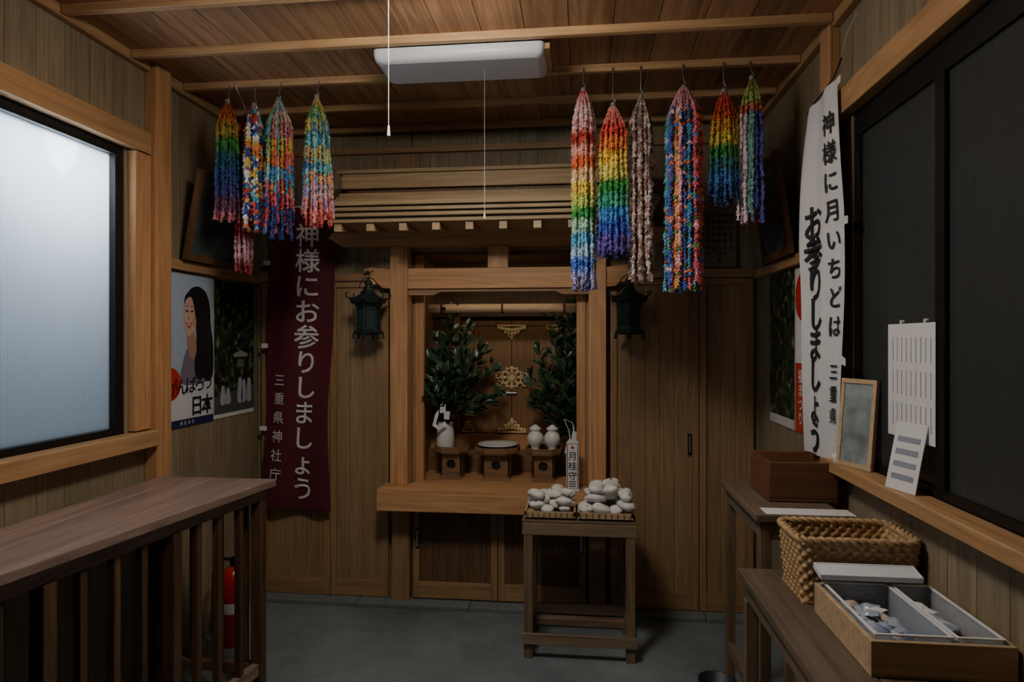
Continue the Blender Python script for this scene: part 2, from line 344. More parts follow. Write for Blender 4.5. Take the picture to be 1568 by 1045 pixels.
def door(n,x0,x1,z0=.025,z1=1.78,mat=W_back,fr=W_doorfr,frx=W_doorfrX,handle=None,y=YB):
    b=MB('door_%d'%n); s=.035
    b.box(x0,x0+s,y-.03,y-.003,z0,z1,fr); b.box(x1-s,x1,y-.03,y-.003,z0,z1,fr)
    b.box(x0+s,x1-s,y-.028,y-.003,z1-.03,z1,frx); b.box(x0+s,x1-s,y-.028,y-.003,z0,z0+.09,frx)
    vboards(b,x0+s,x1-s,y-.018,y-.004,z0+.09,z1-.03,mat,.075,'x',.0012)
    if handle:
        hx_,hz=handle
        b.box(hx_-.011,hx_+.011,y-.034,y-.0305,hz-.055,hz+.055,M_black); b.box(hx_-.006,hx_+.006,y-.0365,y-.034,hz-.045,hz+.045,M_steel)
    b.finish(bevel=.001)
door(1,XL+.035,-1.405); door(2,-1.40,-1.065); door(3,.155,.615,handle=(.57,.905)); door(4,.62,XR-.035)
door(5,-.925,-.455,.03,.54,W_dark,handle=(-.90,.36)); door(6,-.45,.025,.03,.54,W_dark,handle=(.0,.36))
# ------------------------------------------------------------------ shrine altar
b=MB('shinto_altar')
b.box(-1.075,.18,3.28,YB-.036,.625,.665,W_frameX,tone=.55); b.box(-1.06,.165,3.30,YB-.036,.55,.625,W_frameX,tone=.35)
b.box(-.93,.03,YB-.036,YB,.635,.665,W_frameX,tone=.3)
b.box(-1.075,.18,3.276,3.30,.552,.645,W_frameX,tone=.75)
for x0,x1 in ((-1.035,-.94),(.04,.13)):
    b.box(x0,x1,3.385,3.475,.666,1.965,W_frame,tone=.6)
    b.box(x0,x1,3.42,3.478,.02,.549,W_doorfr,tone=.1)
b.box(-.94,.04,3.395,3.465,1.735,1.845,W_frameX,tone=.7)
nose=[(0,0),(-.05,.004),(-.075,.028),(-.10,.022),(-.125,.04),(-.135,.07),(-.118,.082),(-.125,.10),(-.15,.095),(-.155,.108),(-.12,.118),(-.06,.112),(0,.105)]
b.prism([(-1.035+x,1.737+z) for x,z in nose],3.40,3.46,W_frameX); b.prism([(.13-x,1.737+z) for x,z in reversed(nose)],3.40,3.46,W_frameX)
pts=[(-.94,1.735),(-.94,1.70),(-.80,1.70),(-.76,1.718),(-.14,1.718),(-.10,1.70),(.04,1.70),(.04,1.735)]
b.prism(pts,3.41,3.43,W_doorfrX)
b.box(-.50,-.39,3.40,3.46,1.846,1.963,W_frame,tone=.8)
b.box(-1.24,.34,3.36,3.47,1.966,2.045,W_frameX,tone=.15)
n2=[(0,0),(-.06,.0),(-.11,.03),(-.14,.045),(-.12,.075),(-.06,.078),(0,.078)]
b.prism([(-1.24+x,1.967+z) for x,z in n2],3.37,3.46,W_frameX); b.prism([(.34-x,1.967+z) for x,z in reversed(n2)],3.37,3.46,W_frameX)
for i in range(10):
    x=-1.198+i*.165
    b.beam((x,3.07,2.012),(x,3.47,2.07),.036,.036,W_frameY); b.box(x-.019,x+.019,3.045,3.052,1.992,2.028,W_pale)
b.box(-1.225,.33,3.03,3.47,2.032,2.052,W_roof,tone=.9)
b.box(-1.235,.34,3.005,3.47,2.057,2.075,W_roof,tone=.5); b.box(-1.245,.35,2.985,3.47,2.081,2.098,W_roof,tone=.8); b.box(-1.255,.36,2.965,3.47,2.103,2.122,W_roof,tone=.6)
b.box(-1.22,.325,3.04,3.47,2.05,2.10,W_dark)
prev=(2.975,2.122)
for i in range(6):
    t=(i+1)/6; y=2.975+.23*t; z=2.122+.012*t+.075*t*t
    b.box(-1.24,.345,prev[0]+.004,3.46,prev[1],z,W_roof,tone=.3+.1*(i%3)); prev=(y,z)
for sx,xx in ((-1,-1.27),(1,.36)):
    pts=[(2.96,2.10),(2.95,2.14),(3.05,2.15),(3.16,2.185),(3.24,2.25),(3.30,2.26),(3.30,2.22),(3.22,2.16),(3.10,2.115)]
    b.prism(pts,xx,xx+.018,W_dark,axis='x')
b.box(-1.21,.32,3.225,3.45,2.208,2.24,W_dark); b.box(-1.235,.345,3.20,3.46,2.24,2.315,W_roof,tone=.95); b.box(-1.255,.365,3.185,3.47,2.316,2.334,W_roof,tone=.7)
b.finish(bevel=.0012)
# inner sanctuary doors, steps, blind
b=MB('shrine_inner_doors')
b.box(RX0+.013,RX0+.06,3.49,3.53,.666,1.93,W_frame,tone=.2); b.box(RX1-.06,RX1-.013,3.49,3.53,.666,1.93,W_frame,tone=.2)
b.box(RX0+.013,RX1-.013,3.80,3.949,.666,.79,W_stand,tone=.3); b.box(RX0+.013,RX1-.013,3.86,3.949,.79,.875,W_frameX,tone=.6)
dz0,dz1=.88,1.575
for x0,x1 in ((-.735,-.428),(-.424,-.12)):
    b.box(x0,x1,3.925,3.948,dz0,dz1,W_goldX,tone=.7)
    for a,c in ((x0,x0+.03),(x1-.03,x1)): b.box(a,c,3.917,3.925,dz0,dz1,W_goldX,tone=.9)
    b.box(x0+.03,x1-.03,3.917,3.925,dz1-.03,dz1,W_goldX); b.box(x0+.03,x1-.03,3.917,3.925,dz0,dz0+.03,W_goldX)
for x in (-.79,-.10): b.box(x,x+.045,3.90,3.949,.875,1.62,W_goldX,tone=.4)
b.box(RX0+.013,RX1-.013,3.89,3.949,1.60,1.66,W_dark)
b.box(RX0+.013,-.80,3.93,3.949,.875,1.60,W_dark); b.box(-.05,RX1-.013,3.93,3.949,.875,1.60,W_dark)
b.cyl((RX0+.065,3.60,1.635),(RX1-.065,3.60,1.635),.027,None,20,W_pale)
for x in (-.80,-.45,-.1): b.cyl((x,3.60,1.635),(x+.012,3.60,1.635),.029,None,20,M_maroon)
b.box(-.80,-.10,3.496,3.52,1.775,1.80,M_white); b.cyl((-.78,3.508,1.765),(-.12,3.508,1.765),.009,None,12,M_filltube)  # added fill tube and its holder, hidden behind the crossbeam to light the alcove
def scroll(cx,cz,r,a0,turn,y=3.911,th=.0045):
    pts=[]
    for i in range(14):
        t=i/13; a=a0+turn*t; rr=r*(1-.75*t); pts.append((cx+rr*math.cos(a),y,cz+rr*math.sin(a)))
    b.tube(pts,th,5,M_gold)
def rosette(cx,cz,r):
    b.cyl((cx,3.9165,cz),(cx,3.905,cz),r*.36,None,20,M_gold)
    b.tube([(cx+r*math.cos(a*math.pi/12),3.911,cz+r*math.sin(a*math.pi/12)) for a in range(24)],.0055,6,M_gold,closed=True)
    b.tube([(cx+r*.5*math.cos(a*math.pi/12),3.911,cz+r*.5*math.sin(a*math.pi/12)) for a in range(24)],.004,6,M_gold,closed=True)
    for k in range(8):
        a=k*math.pi/4; b.ball((cx+r*.75*math.cos(a),3.912,cz+r*.75*math.sin(a)),(r*.17,.004,r*.17),M_gold,nu=10,nv=6)
    for k in range(12):
        a=k*math.pi/6; b.ball((cx+r*1.12*math.cos(a),3.912,cz+r*1.12*math.sin(a)),(r*.14,.004,r*.14),M_gold,nu=8,nv=6)
rosette(-.425,1.225,.058)
for s in (-1,1):
    scroll(-.425+s*.088,1.235,.026,math.pi/2,s*6); scroll(-.425+s*.082,1.185,.022,math.pi/2,s*6)
def corner(cx,cz,up,w=.09,h=.085):
    b.tube([(cx-w,3.911,cz),(cx+w,3.911,cz)],.006,6,M_gold)
    for k in range(9):
        t=(k-4)/4; b.ball((cx+t*w*.88,3.912,cz-up*(.014+h*.16*(1-abs(t)))),(w*.13,.004,w*.13),M_gold,nu=8,nv=6)
    for k in range(5):
        t=(k-2)/2; b.ball((cx+t*w*.45,3.912,cz-up*(.040+h*.1*(1-abs(t)))),(w*.12,.004,w*.12),M_gold,nu=8,nv=6)
    for s in (-1,1): scroll(cx+s*w*.35,cz-up*.03,.016,0,s*6,3.909); scroll(cx+s*w*.15,cz-up*.055,.014,0,s*6,3.909)
    b.ball((cx,3.912,cz-up*h*.85),(.010,.004,.016),M_gold,nu=8,nv=6)
corner(-.425,1.545,1); corner(-.425,.888,-1); corner(-.165,1.545,1,.05); corner(-.70,.888,-1,.04,.06); corner(-.15,.888,-1,.04,.06); corner(-.70,1.545,1,.04,.06)
b.cyl((-.455,3.900,1.13),(-.395,3.900,1.13),.007,None,8,M_steel)
b.finish(bevel=.001)
# ------------------------------------------------------------------ altar items
ZS=.666
def stand(x,y,w):
    b=MB('offering_stand'); h=.15; bw=w*.62
    n=24; rh=.026; z0=ZS; cz=z0+.085; y0=y-bw/2; y1=y+bw/2
    vs=[];fs=[]
    for i in range(n):
        a=2*math.pi*i/n; c,s_=math.cos(a),math.sin(a)
        k=min((bw/2)/max(abs(c),1e-6),( (h-.085) if s_>0 else .085)/max(abs(s_),1e-6))
        vs+=[(x+rh*c,y0,cz+rh*s_),(x+k*c,y0,cz+k*s_),(x+rh*c,y0+.012,cz+rh*s_)]
    for i in range(n):
        j=(i+1)%n; fs+=[(3*i,3*i+1,3*j+1,3*j),(3*i+2,3*i,3*j,3*j+2)]
    b.add(vs,fs,W_stand,tone=.5)
    b.box(x-bw/2+.008,x+bw/2-.008,y0+.012,y0+.02,z0,z0+h,M_holeshade)  # near-black panel paints the shade seen through the round hole
    for sx in (-1,1):
        b.box(min(x+sx*bw/2,x+sx*(bw/2-.008)),max(x+sx*bw/2,x+sx*(bw/2-.008)),y0,y1,z0,z0+h,W_stand,tone=.5)
    b.box(x-bw/2,x+bw/2,y1-.008,y1,z0,z0+h,W_stand,tone=.5)
    b.box(x-bw/2-.006,x+bw/2+.006,y0-.006,y0,z0,z0+.02,W_stand,tone=.7)
    c=.25*w; hw=w/2
    oc=[(-hw,-hw+c),(-hw+c,-hw),(hw-c,-hw),(hw,-hw+c),(hw,hw-c),(hw-c,hw),(-hw+c,hw),(-hw,hw-c)]
    b.prism([(x+p,y+q) for p,q in oc],z0+h,z0+h+.008,W_stand,axis='z')
    for i in range(8):
        p,q=oc[i],oc[(i+1)%8]; b.beam((x+p[0],y+p[1],z0+h+.022),(x+q[0],y+q[1],z0+h+.022),.007,.03,W_stand)
    b.finish(bevel=.001)
stand(-.735,3.62,.19); stand(-.475,3.62,.24); stand(-.21,3.60,.19)
zt=ZS+.15+.009
b=MB('offering_plate'); b.lathe((-.475,3.62,zt+.0005),[(.04,0),(.045,.012),(.10,.03),(.115,.036),(.113,.040),(.09,.034),(.03,.018),(.0,.017)],36,M_white); b.finish()
for x in (-.258,-.162):
    b=MB('sake_jar'); b.lathe((x,3.60,zt+.0005),[(.026,0),(.028,.006),(.022,.02),(.030,.034),(.043,.055),(.046,.078),(.040,.098),(.026,.112),(.024,.118),(.033,.125),(.034,.132),(.020,.142),(.010,.150),(.0,.153)],30,M_white); b.finish()
def shide(b,x,y,z,s=1):
    p=[(0,0),(.03,.0),(.03,-.04),(.055,-.04),(.05,-.085),(.02,-.085),(.02,-.05),(-.005,-.05)]
    b.prism([(x+q*s,z+w*s) for q,w in p],y,y+.0012,M_paper)
    p=[(0,-.0),(-.02,-.03),(-.035,-.09),(.0,-.115),(.045,-.075),(.035,-.065),(0,-.09),(-.015,-.08),(.0,-.03)]
    b.prism([(x+q*s-.01,z-.03+w*s) for q,w in p],y-.006,y-.0048,M_paper)
def sakaki(vx,vy,vz,spread,seed):
    random.seed(seed)
    b=MB('vase_of_sakaki_branches')
    b.lathe((vx,vy,vz),[(.045,0),(.05,.01),(.052,.06),(.048,.12),(.042,.135),(.05,.155),(.046,.155),(.038,.135),(.038,.10),(0,.1)],28,M_white)
    top=Vector((vx,vy,vz+.14))
    def leaf(p,d,n,L):
        d=d.normalized(); s_=d.cross(n)
        if s_.length<.01: return
        s_.normalize(); n=s_.cross(d); w=L*.25
        pr=[(0,.0),(.25,.8),(.55,1.0),(.82,.55),(1,0)]
        vs=[p+d*L*t-n*L*.18*t*t for t,_ in pr]; 
        l=[p+d*L*t+s_*w*k+n*w*.25*k-n*L*.18*t*t for t,k in pr[1:4]]; r=[p+d*L*t-s_*w*k+n*w*.25*k-n*L*.18*t*t for t,k in pr[1:4]]
        V=vs+l+r
        F=[(0,1,5),(1,2,6,5),(2,3,7,6),(3,4,7),(0,8,1),(1,8,9,2),(2,9,10,3),(3,10,4)]
        g=U(.5,1.4); c=(.028*g,.070*g,.034*g)
        if R()<.08: c=(.07,.11,.035)
        b.add(V,F,M_leaf,c,None,True)
    for (tx,ty,tz,dens) in spread:
        end=Vector((vx+tx,vy+ty,vz+tz)); mid=(top+end)/2+Vector((0,0,.04))+Vector((U(-.02,.02),U(-.02,.02),0))
        pts=[]
        K=12
        for i in range(K+1):
            t=i/K; pts.append(top*(1-t)**2+mid*2*t*(1-t)+end*t*t)
        b.tube(pts,[.004*(1-.7*i/K) for i in range(K+1)],5,M_twig)
        for i in range(3,K+1):
            for q in range(dens):
                p=pts[i]+Vector((U(-.012,.012),U(-.012,.012),U(-.01,.01)))
                dd=(pts[i]-pts[i-1]).normalized()+Vector((U(-1,1),U(-1,.6),U(-.5,.7)))*1.1
                e=p+dd.normalized()*U(.01,.045)
                if R()<.5: b.tube([p,e],.0015,4,M_twig)
                leaf(e,dd,Vector((U(-.5,.5),U(-1,-.1),U(.2,1))),U(.045,.072))
        leaf(end,end-mid,Vector((0,-1,.3)),.07)
    shide(b,vx-.01,vy-.085,vz+.27)
    b.tube([(vx,vy-.08,vz+.27),(vx,vy-.05,vz+.34)],.002,4,M_paper)
    b.finish()
sakaki(-.775,3.60,zt+.0005,[(.03,0,.78,5),(-.03,-.02,.62,4),(.12,-.02,.66,4),(-.08,0,.52,4),(.21,-.02,.56,4),(.27,-.03,.46,3),(.30,-.03,.32,3),(.24,-.05,.28,3),(-.09,-.04,.38,4),(.02,-.06,.45,4),(.12,-.06,.42,4),(.15,.04,.5,4),(-.05,-.06,.30,3),(.07,.05,.6,3)],3)
sakaki(-.04,3.72,ZS+.0+.0005,[(-.0,0,.96,5),(-.05,-.02,.86,4),(-.12,-.03,.78,4),(-.20,-.03,.70,4),(-.24,-.03,.55,3),(.0,-.02,.72,4),(-.06,-.06,.62,4),(-.15,-.05,.52,4),(-.03,-.05,.50,4),(.01,-.03,.9,4),(-.20,-.04,.42,3),(-.03,.03,.75,4),(.0,-.06,.4,3),(-.10,-.02,.90,3)],5)
random.seed(21)
b=MB('votive_tablet')
tx,ty=-.045,3.37
b.prism([(tx-.032,.667),(tx+.032,.667),(tx+.032,.915),(tx+.020,.93),(tx-.020,.93),(tx-.032,.915)],ty-.006,ty+.006,M_paper)
b.tube([(tx-.027,ty-.0065,.675),(tx+.027,ty-.0065,.675),(tx+.027,ty-.0065,.91),(tx-.027,ty-.0065,.91)],.0018,4,M_ink,closed=True)
b.text('月桂守',lambda a,c:(tx+a,ty-.0072,c),0,.845,.048,.052,M_ink,off=.006)
b.cyl((tx,ty-.0065,.890),(tx,ty-.0075,.890),.008,None,14,M_redp)
for k in range(3): b.box(tx-.018,tx+.018,ty-.008,ty-.0066,.685+.012*k,.689+.012*k,M_ink)
b.box(tx-.036,tx+.036,ty-.02,ty+.01,.6662,.672,M_paper)
b.tube([(tx-.01,ty-.004,.925),(tx-.02,ty-.004,.98),(tx-.045,ty-.004,1.04),(tx+.0,ty-.004,1.02),(tx+.01,ty-.004,.925)],.002,5,M_paper)
b.finish()
# ------------------------------------------------------------------ hanging bronze lanterns
plain_l=plain('lantern_inner_screen',hx('34504e'),.6)
def lantern(x,y,zb):
    b=MB('hanging_bronze_lantern')
    def hexring(r,z,lift=0,n=24):
        o=[]
        for i in range(n):
            a=2*math.pi*i/n+math.pi/6
            k=i%4; f=abs(k-0)/4 if k<=2 else (4-k)/4
            rr=r*(1-.134*math.sin(math.pi*f)); o.append((x+rr*math.cos(a),y+rr*math.sin(a),zb+z+lift*(1-2*f)**3))
        return o
    def loft(rings,mat=M_bronze):
        n=24; vs=[p for r in rings for p in r]; fs=[(i*n+j,i*n+(j+1)%n,(i+1)*n+(j+1)%n,(i+1)*n+j) for i in range(len(rings)-1) for j in range(n)]
        fs+=[tuple(range(n-1,-1,-1)),tuple(range(len(vs)-n,len(vs)))]
        b.add(vs,fs,mat,tone=.5)
    loft([hexring(.098,.185,.018),hexring(.104,.195,.022),hexring(.075,.212,.006),hexring(.045,.235),hexring(.028,.258),hexring(.026,.266)])
    b.lathe((x,y,zb+.266),[(.02,0),(.026,.008),(.014,.016),(.02,.024),(.021,.034),(.01,.046),(.003,.056)],16,M_bronze)
    for i in range(6):
        a=math.pi/3*i+math.pi/6
        cx,cy=x+.104*math.cos(a),y+.104*math.sin(a)
        b.tube([(cx,cy,zb+.212),(cx+.014*math.cos(a),cy+.014*math.sin(a),zb+.222),(cx+.016*math.cos(a),cy+.016*math.sin(a),zb+.238),(cx+.006*math.cos(a),cy+.006*math.sin(a),zb+.242)],.004,5,M_bronze)
        b.beam((x+.06*math.cos(a),y+.06*math.sin(a),zb+.04),(x+.06*math.cos(a),y+.06*math.sin(a),zb+.186),.009,.009,M_bronze)
        a2=a+math.pi/3
        p=Vector((x+.057*math.cos(a),y+.057*math.sin(a),0)); q=Vector((x+.057*math.cos(a2),y+.057*math.sin(a2),0))
        for k in range(1,6):
            t=k/6; w=p.lerp(q,t); b.beam((w.x,w.y,zb+.06),(w.x,w.y,zb+.155),.0025,.0025,M_bronze)
        for k in range(7):
            z=zb+.06+.095*k/6; b.beam((p.x,p.y,z),(q.x,q.y,z),.0025,.0025,M_bronze)
        for z in (.05,.165): b.beam((p.x,p.y,zb+z),(q.x,q.y,zb+z),.006,.016,M_bronze)
        fx,fy=x+.07*math.cos(a),y+.07*math.sin(a)
        b.tube([(fx,fy,zb+.034),(fx+.012*math.cos(a),fy+.012*math.sin(a),zb+.018),(fx+.006*math.cos(a),fy+.006*math.sin(a),zb+.008),(fx+.016*math.cos(a),fy+.016*math.sin(a),zb+.0)],.0055,5,M_bronze)
    loft([hexring(.05,.05),hexring(.05,.17)],plain_l)
    loft([hexring(.06,.018),hexring(.078,.028),hexring(.080,.038),hexring(.062,.046)])
    loft([hexring(.07,.17),hexring(.075,.182)])
    b.tube([(x+.05*math.cos(t*math.pi/12),y,zb+.27+.055*math.sin(t*math.pi/12)) for t in range(0,13)],.0028,6,M_bronze)
    b.tube([(x,y,zb+.322),(x,y+.03,zb+.36),(x,y+.085,zb+.372)],.0025,5,M_bronze)
    b.finish()
lantern(-1.135,3.32,1.465); lantern(.245,3.32,1.465)
# ------------------------------------------------------------------ banners
def cloth(b,fn,nu,nv,mat):
    vs=[fn(i/nu,j/nv,0) for j in range(nv+1) for i in range(nu+1)]
    fs=[(j*(nu+1)+i,(j+1)*(nu+1)+i,(j+1)*(nu+1)+i+1,j*(nu+1)+i+1) for j in range(nv) for i in range(nu)]
    b.add(vs,fs,mat,tone=.5,smooth=True)
b=MB('maroon_nobori_banner')
MW,MH=.39,1.66
def fm(s,t,o):
    x=-1.735+ .375*s -.045*t*t*(1-s*.5)+.012*math.sin(t*7)*s; z=2.19-MH*t-.02*s*t
    y=3.395+.014*math.sin(s*9+t*3)+.01*math.sin(t*11+s*3)
    return (x,y-o,z)
cloth(b,fm,24,70,M_maroon)
def fmt(a,c): return fm(a/MW,-c/MH,.006)
b.text('神様にお参りしましょう',fmt,.235,-.155,.138,.1395,M_tex_w,off=.012)
b.text('三重県神社庁',fmt,.085,-.955,.072,.104,M_tex_w,off=.008)
b.cyl((-1.75,3.39,2.195),(-1.35,3.39,2.195),.006,None,10,M_white)
for t in (.02,.18,.46,.74,.985):
    p=fm(0,t,.002); b.box(p[0]-.035,p[0]+.004,p[1]-.002,p[1],p[2]-.015,p[2]+.01,M_paper)
b.finish()
b=MB('white_nobori_banner')
WH=1.27
def fw(s,t,o):
    yf=2.50+.02*math.sin(t*6); yn=2.30-.012*math.sin(t*3)
    xf=.848-.026*min(1,t*2.5)+.012*max(0,t-.7)/.3; xn=.868+.022*min(1,t*3)
    fold=math.sin(s*11+t*3)*.007+math.sin(t*9)*.005
    y=yf+(yn-yf)*s-fold*.4; x=xf+(xn-xf)*s-fold
    z=2.31-WH*t+.055*s*(1-t)-.01*s
    return (x-o*.9,y-o*.5,z)
cloth(b,fw,30,70,M_wcloth)
def fwt(a,c): return fw(a/.30,-c/WH,.005)
b.text('お参りしましょう',fwt,.10,-.435,.135,.110,M_ink,off=.02)
b.text('神様に月いちどは',fwt,.235,-.13,.080,.098,M_ink,off=.012)
b.text('三重県',fwt,.235,-.97,.06,.075,M_ink,off=.008)
for t in (.0,.36,.72): 
    p=fw(1,t,.002); b.add([(p[0],p[1],p[2]),(p[0]-.01,p[1]-.06,p[2]-.01),(p[0]-.01,p[1]-.06,p[2]-.035),(p[0],p[1],p[2]-.03)],[(0,1,2,3)],M_paper)
b.tube([(.845,2.505,2.308),(.857,2.40,2.335),(.866,2.30,2.362),(.885,2.29,2.42)],.003,6,M_black)
b.tube([(.885,2.29,2.42),(.90,2.28,2.5),(XR-.005,2.26,2.56)],.0015,5,M_thread)
b.finish()
# ------------------------------------------------------------------ paper crane garlands
def lerpcol(stops,t):
    t=max(0,min(.9999,t))*(len(stops)-1); i=int(t); f=t-i
    f=0 if f<.35 else (1 if f>.65 else (f-.35)/.3)
    return tuple(stops[i][k]*(1-f)+stops[i+1][k]*f for k in range(3))
def garland(x,y,zt,zb,rad,colfn,nstr=17,flare=.25,pitch=.0105,cs=.82):
    b=MB('paper_crane_garland'); L=zt-zb; nstr=int(nstr*1.5)
    zj=2.598; yj=2.75-.018
    pts=[(x,yj,zj+.012),(x,yj-.012,zj-.004),(x,(yj+y)/2,(zj+zt)/2+.01),(x,y,zt+.022),(x+.010,y,zt+.012),(x+.006,y,zt+.0),(x-.006,y,zt+.002)]
    b.tube(pts,.003,6,M_steel)
    b.ball((x,y,zt-.004),(.012,.012,.012),M_col,(.25,.25,.27),10,6)
    for i in range(nstr):
        a=i*2.399; rr=rad*math.sqrt((i+.6)/nstr)*.93; s=.018; Ls=L*U(.90,1.0) if i%3 else L
        lean=(U(-.006,.006),U(-.006,.006)); ph=U(0,6)
        tp=[(x,y,zt)]
        while s<Ls:
            t=s/L; k=min(1,(s/.12)**.7)*(1+flare*(t-.5)); 
            w=.0018*math.sin(s*30+ph)
            p=Vector((x+math.cos(a)*rr*k+lean[0]*t+w,y+math.sin(a)*rr*k+lean[1]*t,zt-s))
            if len(tp)<3: tp.append(tuple(p))
            sz=cs*(.55+.45*min(1,s/.12))*U(.88,1.1); rot=Matrix.Rotation(U(0,6.28),3,'Z')@Matrix.Rotation(U(-.2,.2),3,'X')
            W,D,Hh=.0125*sz,.006*sz,.016*sz
            vs=[(0,0,Hh),(W,0,-Hh*.5),(0,D,0),(-W,0,-Hh*.5),(0,-D,0),(0,0,-Hh*.5)]
            vs=[p+rot@Vector(v) for v in vs]
            c=colfn(t,i,s); g=U(.82,1.12); m_=sum(c)/3; c=tuple(min(1,(q*.88+m_*.14)*g) for q in c)
            b.add(vs,[(0,1,2),(0,2,3),(0,3,4),(0,4,1),(5,2,1),(5,3,2),(5,4,3),(5,1,4)],M_col,c,.5)
            s+=pitch*cs/.82*U(.93,1.07)
        b.tube(tp,.001,3,M_thread)
    b.finish()
C=lambda *h:[hx(q) for q in h]
def rainbow(*h):
    st=C(*h); return lambda t,i,s: lerpcol(st,t+U(-.012,.012))
def mix(*h):
    st=C(*h); return lambda t,i,s: st[(int(s/.05)*7+i*3)%len(st)] if R()<.7 else random.choice(st)
def strands(*h):
    st=C(*h); return lambda t,i,s: st[i%len(st)]
def blocks(st,jit=.03):
    st=[C(*q) for q in st]
    def f(t,i,s):
        q=st[int(max(0,min(.9999,t+U(-jit,jit)))*len(st))]; return q[i%len(q)]
    return f
garland(-1.573,2.70,2.526,1.985,.052,rainbow('9a4a1c','b8561c','a88a28','3d8a3c','1f5f74','27488c','3a3f7c','6d3a5c','c46a72'),16)
garland(-1.545,2.80,2.50,1.765,.040,rainbow('903020','b04a20','3d7a3c','27488c','7a3a6c','c03040','d9a0a8','a02a35'),9)
garland(-1.452,2.71,2.51,1.945,.050,mix('d8b62c','2c5cb0','e07a28','e8e4da','3a3a9c','d03c30','49b0c8','e8e4da'),13,cs=1.1)
garland(-1.333,2.70,2.525,1.905,.062,blocks([('7a9c92','c9a89a','8fb0b8'),('c98a80','7aa8a0','d8c0b0'),('d07a5c','49a0a0','c07a90'),('c8b040','58b070','e07a40'),('e07a38','d8c048','c04a58'),('3f9cb8','8ac8d0','3a6cc0'),('e07a38','d05a70','3f9cb8'),('c03a48','28408c','d05a70'),('28408c','c03a48','1f2f70'),('28408c','3f7cb8','8a3a70')]),20)
garland(-1.157,2.70,2.53,1.955,.058,blocks([('4a9a50','8a5a9a','d8b040'),('4ab0a0','4a9a50','a8b850'),('7ab890','d8c048','4a70b0'),('2f74b8','49b0c0','8ac0a0'),('d8b83a','e09048','7ac0b0'),('49a8c8','2f64b8','7ac0b0'),('e8b04a','6ab0c8','d88a9a'),('c8a0b0','8a90c8','e0b0a0'),('e06a60','e89080','b08ac0'),('d84a4a','e87a70','f0a090')]),20,.55)
garland(.009,2.71,2.515,1.665,.056,rainbow('c43028','e8a0a8','f0d0d4','e8b8bc','c83a2c','f0b0a0','e86a28','f0d0a0','f0d038','c8dc60','2fa048','a8d8c0','50b0e0','b0dcf0','2f6cd8','a0a8e0','8a80d0'),17,.1)
garland(.132,2.69,2.44,1.80,.062,rainbow('f0a088','e88078','e04838','f08a30','f0d034','e8e060','30a048','38b090','2f90e0','2a50c8','6a50b8','4a3a90'),19,.2)
garland(.248,2.71,2.476,1.70,.054,mix('b8a098','9a7a70','d8c8c0','b08880','c8b8b0','84706c'),15,.15)
_s8=strands('e88a9a','2f80d0','e8702c','2a60c0','f0a0b0','e05028','48b0d8','d85a78','e8a040','3a50b0','e8707c','2f90c8')
def f8(t,i,s):
    if t<.12: return hx('d890a0')
    return _s8(t,i,s) if R()<.8 else random.choice(C('e87a38','3a9a50','2f80d0','f0c0c8'))
garland(.422,2.70,2.504,1.655,.080,f8,24,.1,cs=1.1)
garland(.586,2.71,2.488,2.015,.058,rainbow('e08078','d83c30','d0501c','e0a828','d8c838','3a9c48','2f8a90','2f78c8','2a58a0','3a5888'),18,.35)
garland(.691,2.69,2.527,1.93,.048,lambda t,i,s:(lerpcol(C('8a8a40','a8c060','c85a48'),t*4) if t<.25 else [hx(q) for q in ('e86a78','f0d8dc','4a50b0','d04a90','d8d0e8','303a80','e04a40','6ab0a0')][i%8]),13,.3)
# ------------------------------------------------------------------ ceiling lights
b=MB('ceiling_light')
x0,x1,y0,y1=-.815,-.14,2.43,2.675
def rr(z,ins,r=.022):
    o=[]
    for cx,cy,a0 in ((x1-ins-r,y1-ins-r,0),(x0+ins+r,y1-ins-r,90),(x0+ins+r,y0+ins+r,180),(x1-ins-r,y0+ins+r,270)):
        for k in range(7):
            a=math.radians(a0+15*k); o.append((cx+r*math.cos(a),cy+r*math.sin(a),z))
    return o
rings=[rr(2.597,.0),rr(2.580,-.0),rr(2.560,.004),rr(2.550,.012),rr(2.545,.028)]
n=28; vs=[p for r_ in rings for p in r_]
b.add(vs,[(i*n+j,(i+1)*n+j,(i+1)*n+(j+1)%n,i*n+(j+1)%n) for i in range(4) for j in range(n)],M_plast,tone=.5,smooth=True)
b.add(rings[-1],[tuple(range(n))],M_plast,tone=.5); b.add(rings[0],[tuple(range(n-1,-1,-1))],M_plast,tone=.5)
b.box(x1-.02,x1+.02,y0+.02,y1-.01,2.575,2.597,W_joist)
b.tube([(-.385,2.53,2.546),(-.385,2.53,1.965)],.0009,5,M_thread); b.cyl((-.385,2.53,1.965),(-.385,2.53,1.94),.003,.005,10,M_white)
b.finish()
b=MB('ceiling_light')
LX,LY=-.45,1.705
b.lathe((LX,LY,2.48),[(.0,0),(.12,.002),(.17,.010),(.19,.024),(.19,.040),(.15,.054),(.05,.060)],40,M_lamp)
b.lathe((LX,LY,2.541),[(.05,0),(.05,.087)],24,M_white)
b.tube([(-.52,1.80,2.50),(-.555,1.80,2.47),(-.555,1.80,2.075)],.0007,5,M_thread); b.cyl((-.555,1.80,2.075),(-.555,1.80,2.045),.003,.005,10,M_white)
b.finish()
